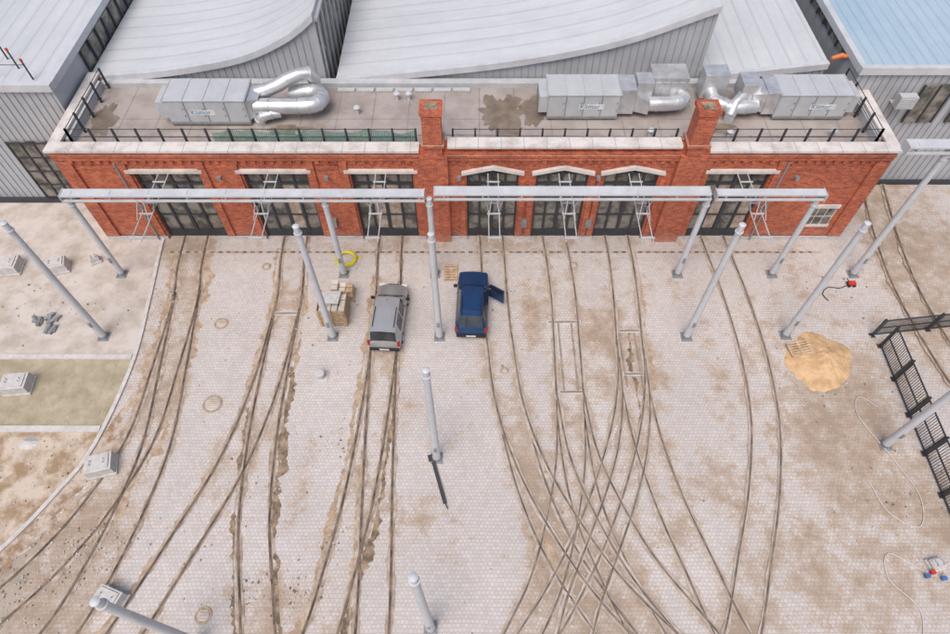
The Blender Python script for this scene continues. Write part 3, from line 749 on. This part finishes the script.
E=vehicle('blue_car',(-.15,21.3,.05),R(178),M['navy'],suv,1.8,(-1.32,1.3))
g=Geo()
D=empty('open_door',(-.9,-.75,0),R(58)); D.parent=E
g.box(-.04,.04,0,1.05,.4,.98,0); g.box(-.035,.035,.12,1.0,1.45,1.5,0); g.add([(-.02,.05,.98),(.02,.05,.98),(.02,.16,1.46),(-.02,.16,1.46)],[(0,1,2,3)],0)
g.box(-.035,.035,.98,1.04,.98,1.5,0); g.box(-.008,.008,.15,.98,.98,1.45,1); g.box(-.07,-.04,.1,.95,.5,.9,2)
g.obj('door_panel',[M['navy'],M['carglass'],M['black']],D)
g=Geo(); g.box(-.912,-.9,-.7,.3,.42,.95); g.obj('door_opening',M['interior'],E)

# ---------------------------------------------------------------- site items
def pallet(g,x,y,z,w=1.2,d=.8,mi=0):
    for k in range(6): g.box(x-w/2,x+w/2,y-d/2+k*d/6+.01,y-d/2+(k+.72)*d/6,z+.11,z+.135,mi)
    for k in (-1,0,1):
        g.box(x+k*(w/2-.06)-.05,x+k*(w/2-.06)+.05,y-d/2,y+d/2,z+.01,z+.11,mi)
# tall slatted crate with a pale sheet on top, loose blocks behind
g=Geo()
cx0,cx1,cy0,cy1=-8.75,-7.25,20.1,21.5
pallet(g,-8.0,20.8,0,1.5,1.4); pallet(g,-7.7,22.35,0,1.3,1.0)
for k in range(7):
    z=.16+k*.2
    g.box(cx0,cx1,cy0,cy0+.03,z,z+.15,0); g.box(cx0,cx1,cy1-.03,cy1,z,z+.15,0)
    g.box(cx0-.03,cx0,cy0,cy1,z,z+.15,0); g.box(cx1,cx1+.03,cy0,cy1,z,z+.15,0)
for x in (cx0+.04,-8.04,cx1-.12):
    for y in (cy0-.035,cy1+.003): g.box(x,x+.08,y,y+.032,.13,1.58,0)
for ix in range(4):
    for iy in range(3): 
        j=random.uniform(-.02,.02); g.box(cx0+.06+ix*.36+j,cx0+.38+ix*.36+j,cy0+.08+iy*.43,cy0+.46+iy*.43,.14,1.28+random.uniform(0,.15),1)
g.add([(cx0+.1,cy0+.5,1.6),(cx1-.35,cy0+.45,1.57),(cx1-.25,cy1-.05,1.62),(cx0+.15,cy1-.1,1.6),(-8.1,20.95,1.68)],[(0,1,4),(1,2,4),(2,3,4),(3,0,4)],2)
for iz in range(4):
    for ix in range(3):
        for iy in range(2):
            x=-8.1+ix*.42;y=22.1+iy*.36; z=.14+iz*.24
            if iz==3 and ix!=0: continue
            j=random.uniform(-.02,.02); g.box(x-.2+j,x+.18+j,y-.16+j,y+.15+j,z,z+.23,0 if (ix+iz)%3 else 1)
g.obj('wooden_crate',[M['wood'],M['cream'],M['concrete']],recentre=True)
g=Geo(); pts=[]
for i in range(150):
    a=i/150*2*math.pi*5; r=.56+.05*math.sin(a*.37)+.02*(i%7)/7; pts.append((-7.9+r*math.cos(a),25.0+r*math.sin(a)*.95,.08+.03*i/30))
pts+=[(-7.2,25.3,.06),(-6.95,25.1,.05)]
g.tube(pts,.05,8); g.obj('hose_coil',M['yellow'],recentre=True,auto=True)
g=Geo(); pallet(g,-1.45,24.0,0,.8,1.2); g.obj('wooden_pallet',M['wood'],recentre=True)
n=90; v=[];f=[]
rings=24
for i in range(rings+1):
    for k in range(n):
        a=2*math.pi*k/n; q=1+.25*noise.noise(Vector((math.cos(a)*1.3,math.sin(a)*1.3,2.1)))+.10*noise.noise(Vector((math.cos(a)*5,math.sin(a)*5,7)))+.07*noise.noise(Vector((math.cos(a)*15,math.sin(a)*15,7)))
        rr=i/rings; r=1.62*q*rr*(1+.3*max(0,math.sin(a-2.2)))
        px,py=19.15+r*math.cos(a),17.95+r*math.sin(a)
        z=.6*(1-rr)**.9*(1-.35*rr)+.16*noise.noise(Vector((px*1.6,py*1.6,1)))*(1-rr)+.07*noise.noise(Vector((px*6,py*6,1)))*(1-rr*.8)
        v.append((px,py,max(z,.0)+.022 if rr<1 else .008))
for i in range(rings):
    for k in range(n): f.append((i*n+k,i*n+(k+1)%n,(i+1)*n+(k+1)%n,(i+1)*n+k))
obj_from('sand_pile',v,f,M['sand'],None,True)
g=Geo(); pallet(g,0,0,0,1.2,.9); o=g.obj('wooden_pallet',M['wood']); o.location=(17.95,18.5,.2); o.rotation_euler=(R(4),R(-9),.15)
def manhole(x,y,r=.42):
    g=Geo()
    for (ra,rb,z,mi) in ((r,r+.09,.05,0),(0,r-.02,.047,1)):
        v=[];f=[]
        for k in range(28):
            a=2*math.pi*k/28; v+=[(x+ra*math.cos(a),y+ra*math.sin(a),z),(x+rb*math.cos(a),y+rb*math.sin(a),z)]
        for k in range(28): f.append((2*k,2*k+1,(2*k+3)%56,(2*k+2)%56))
        g.add(v,f,mi)
    for k in range(-2,3): 
        if r>.25: g.box(x-.6*r,x+.6*r,y+k*.12-.015,y+k*.12+.015,.047,.053,0)
    g.obj('manhole_cover',[M['rut2'],M['slab']],recentre=True)
manhole(-13.8,15.2); manhole(-14.5,20.3,.3); manhole(-11.8,5.0,.28)
for x,y,r in [(-12.7,24.5,.18),(6.0,24.6,.18),(3.5,11.3,.15),(1.6,17.2,.15)]: manhole(x,y,r)
def block(x,y,s,rz,name='precast_concrete_block',h=.7):
    E=Geo(); a=s/2
    E.box(-a,a,-a*.75,a*.75,.02,h); E.box(-a*.82,a*.82,-a*.58,a*.58,h,h+.06)
    E.box(-a-.06,a+.06,-a*.75-.06,a*.75+.06,.02,.14)
    for sx in (-1,1): E.tube([(sx*a*.5,-.1,h+.05),(sx*a*.5,-.1,h+.16),(sx*a*.5,.1,h+.16),(sx*a*.5,.1,h+.05)],.02,6,1)
    o=E.obj(name,[M['concrete'],M['galvd']],bevel=.03); o.location=(x,y,0); o.rotation_euler=(0,0,rz)
block(-18.35,11.7,1.25,.25); block(-24.3,16.2,1.3,.1); block(-25.2,24.3,1.1,.3); block(-28.2,24.3,1.4,.1); block(-15.9,5.6,1.1,-.35); block(-23.2,24.9,.5,.5,h=.4)
block(20.8,7.1,.6,.2,h=.35)
g=Geo()
for i in range(7):
    x=-25.2+random.random()*1.3;y=19.7+random.random()*1.2; a=random.random()*3
    g.tube([(x-.3*math.cos(a),y-.3*math.sin(a),.12),(x+.3*math.cos(a),y+.3*math.sin(a),.12)],.11,10); g.box(x-.16,x+.16,y-.16,y+.16,.02,.14)
g.obj('pipe_fittings',M['galvd'],recentre=True,auto=True)
g=Geo()
spots=[(-21,11.5,2.5,60),(-17.8,8,1.6,110),(-21,6,2.5,180),(-18.5,22,1,40),(-8,6,1.2,40),(-10,6,.8,35),(-6.8,13,1,30),(-6.6,8,.6,35),(20,10,3,60),(-24,22,4,34),(22,21,3,40),(0,20,18,110),(-10,11,2,34),(5,8,6,60),(-14,8,4,35),(19.2,17,2.4,50),(-7.5,21.5,1.5,35),(3,22,1,20),(7,19,1.3,25)]
for x,y,r,nn in spots:
    for _ in range(nn):
        px=x+random.gauss(0,r*.6);py=y+random.gauss(0,.6*min(r,3)); s=random.uniform(.02,.07)
        if py>26.3: continue
        v=[(px+s*random.uniform(.6,1.3)*math.cos(a),py+s*random.uniform(.6,1.3)*math.sin(a),.02) for a in (0,1.2,2.5,3.8,5.0)]
        v+=[(px+(q[0]-px)*.55,py+(q[1]-py)*.55,.02+s*.8) for q in v]
        g.add(v,[(0,1,6,5),(1,2,7,6),(2,3,8,7),(3,4,9,8),(4,0,5,9),(5,6,7,8,9)],random.choice((0,0,1,2)))
g.obj('rubble',[M['concrete'],M['filler'],M['rut']])
g=Geo(); g.tube([(-8.3,16.8,0),(-8.3,16.8,.5)],.2,16); g.tube([(-8.3,16.8,.5),(-8.3,16.8,.56)],[.26,.2],16); g.box(-8.65,-7.95,16.5,17.1,0,.05); g.obj('concrete_stub',M['concrete'],recentre=True,auto=True)
g=Geo(); g.box(-.09,.09,-2.3,0,.03,.12); g.box(-.2,.2,-.05,.25,.03,.18); g.tube([(0,-2.3,.1),(.05,-2.6,.1)],.03,8)  # thin dark bar running out from the pole base
o=g.obj('dark_bar',M['dark']); o.location=(-2.1,12.1,0); o.rotation_euler=(0,0,R(17))
g=Geo(); g.box(22.2,22.6,22.95,23.2,.06,.3,0); g.tube([(22.25,22.9,.1),(22.25,23.25,.1)],.09,12,1); g.tube([(22.55,22.9,.1),(22.55,23.25,.1)],.09,12,1); g.tube([(22.2,23.1,.3),(21.9,23.1,.65)],.025,6,1)
g.obj('plate_compactor',[M['red'],M['black']],recentre=True)
def hose(name,pts,r,m):
    c=catmull(pts,.25); g=Geo(); g.tube([(p.x,p.y,.06) for p in c],r,6); g.obj(name,m,recentre=True,auto=True)
hose('black_hose',[(22.1,23.0),(21.6,22.8),(21.0,22.9),(20.5,22.4),(20.7,21.9)],.025,M['black'])
hose('water_hose',[(19.2,11.0),(19.6,9.5),(20.8,8.8),(21.4,10.2),(20.8,12.2),(19.9,14.5),(20.3,15.6),(21.1,15)],.018,M['white'])
hose('water_hose',[(20.4,6.7),(18.9,7.6),(18.5,6.5),(19.4,5.2),(18.8,3.5)],.018,M['white'])
g=Geo()
for x,y,mi in [(20.2,6.6,0),(20.5,6.75,1),(20.9,6.5,0)]:
    g.tube([(x,y,.02),(x,y,.25)],[.08,.10],12,mi); g.tube([(x,y,.25),(x,y,.27)],.11,12,mi)
g.obj('site_buckets',[M['blueplastic'],M['red'],M['orange']],recentre=True)
g=Geo()
for i in range(5): g.box(-27.5+i*.05,-26.7+i*.05,12.8+i*.12,12.88+i*.12,.02,.1)
g.obj('timber_offcuts',M['wood'],recentre=True)
g=Geo(); n=20
v=[(-22.6+.5*(1+.3*noise.noise(Vector((math.cos(2*math.pi*k/n)*2,math.sin(2*math.pi*k/n)*2,3))))*math.cos(2*math.pi*k/n),13.0+.35*math.sin(2*math.pi*k/n),.02) for k in range(n)]+[(-22.6,13.0,.28)]
g.add(v,[(k,(k+1)%n,n) for k in range(n)]); g.obj('cement_heap',M['concrete'],recentre=True)

def fence(name,a,b,h=1.9,panel=2.2):
    a=Vector((a[0],a[1],0));b=Vector((b[0],b[1],0)); d=(b-a); L_=d.length; ang=math.atan2(d.y,d.x)
    g=Geo(); n=max(1,round(L_/panel)); p=L_/n
    for i in range(n+1):
        x=i*p; g.box(x-.05,x+.05,-.05,.05,0,h+.1); g.box(x-.15,x+.15,-.15,.15,0,.03)
    for i in range(n):
        x0=i*p+.09;x1=(i+1)*p-.09
        for z in (.12,h*.5,h-.05): g.box(x0,x1,-.03,.03,z-.03,z+.03)
        g.box(x0,x0+.05,-.03,.03,.13,h-.06); g.box(x1-.05,x1,-.03,.03,.13,h-.06)
        x=x0+.14
        while x<x1-.08: g.box(x-.012,x+.012,-.012,.012,.12,h-.03); x+=.13
    o=g.obj(name,M['dark']); o.location=a; o.rotation_euler=(0,0,ang)
fence('steel_fence',(22.6,18.8),(22.45,8.2)); fence('steel_gate',(22.4,19.5),(29,20.3),1.5,3.3)

# ---------------------------------------------------------------- light, sky, camera
w=bpy.data.worlds.new('World'); scene.world=w; w.use_nodes=True; nt=w.node_tree
bg=nt.nodes['Background']; sky=nt.nodes.new('ShaderNodeTexSky'); sky.sky_type='NISHITA'; sky.sun_disc=False
sky.sun_elevation=R(62); sky.sun_rotation=R(200); sky.air_density=1.0; sky.dust_density=5.0; sky.ozone_density=1.0
nt.links.new(sky.outputs[0],bg.inputs[0]); bg.inputs[1].default_value=.15
sl=bpy.data.lights.new('sun','SUN'); sl.energy=1.75; sl.angle=R(40); sl.color=(1,.955,.92)
so=bpy.data.objects.new('sun',sl); scene.collection.objects.link(so)
az=R(200); el=R(62)
d=Vector((math.sin(az)*math.cos(el),math.cos(az)*math.cos(el),math.sin(el)))
so.rotation_euler=(-d).to_track_quat('-Z','Y').to_euler()
cd=bpy.data.cameras.new('camera'); co=bpy.data.objects.new('camera',cd); scene.collection.objects.link(co)
cd.lens=24; cd.sensor_width=36; cd.clip_end=3000; co.location=(0,0,30); co.rotation_euler=(R(34.7),0,0)
scene.camera=co
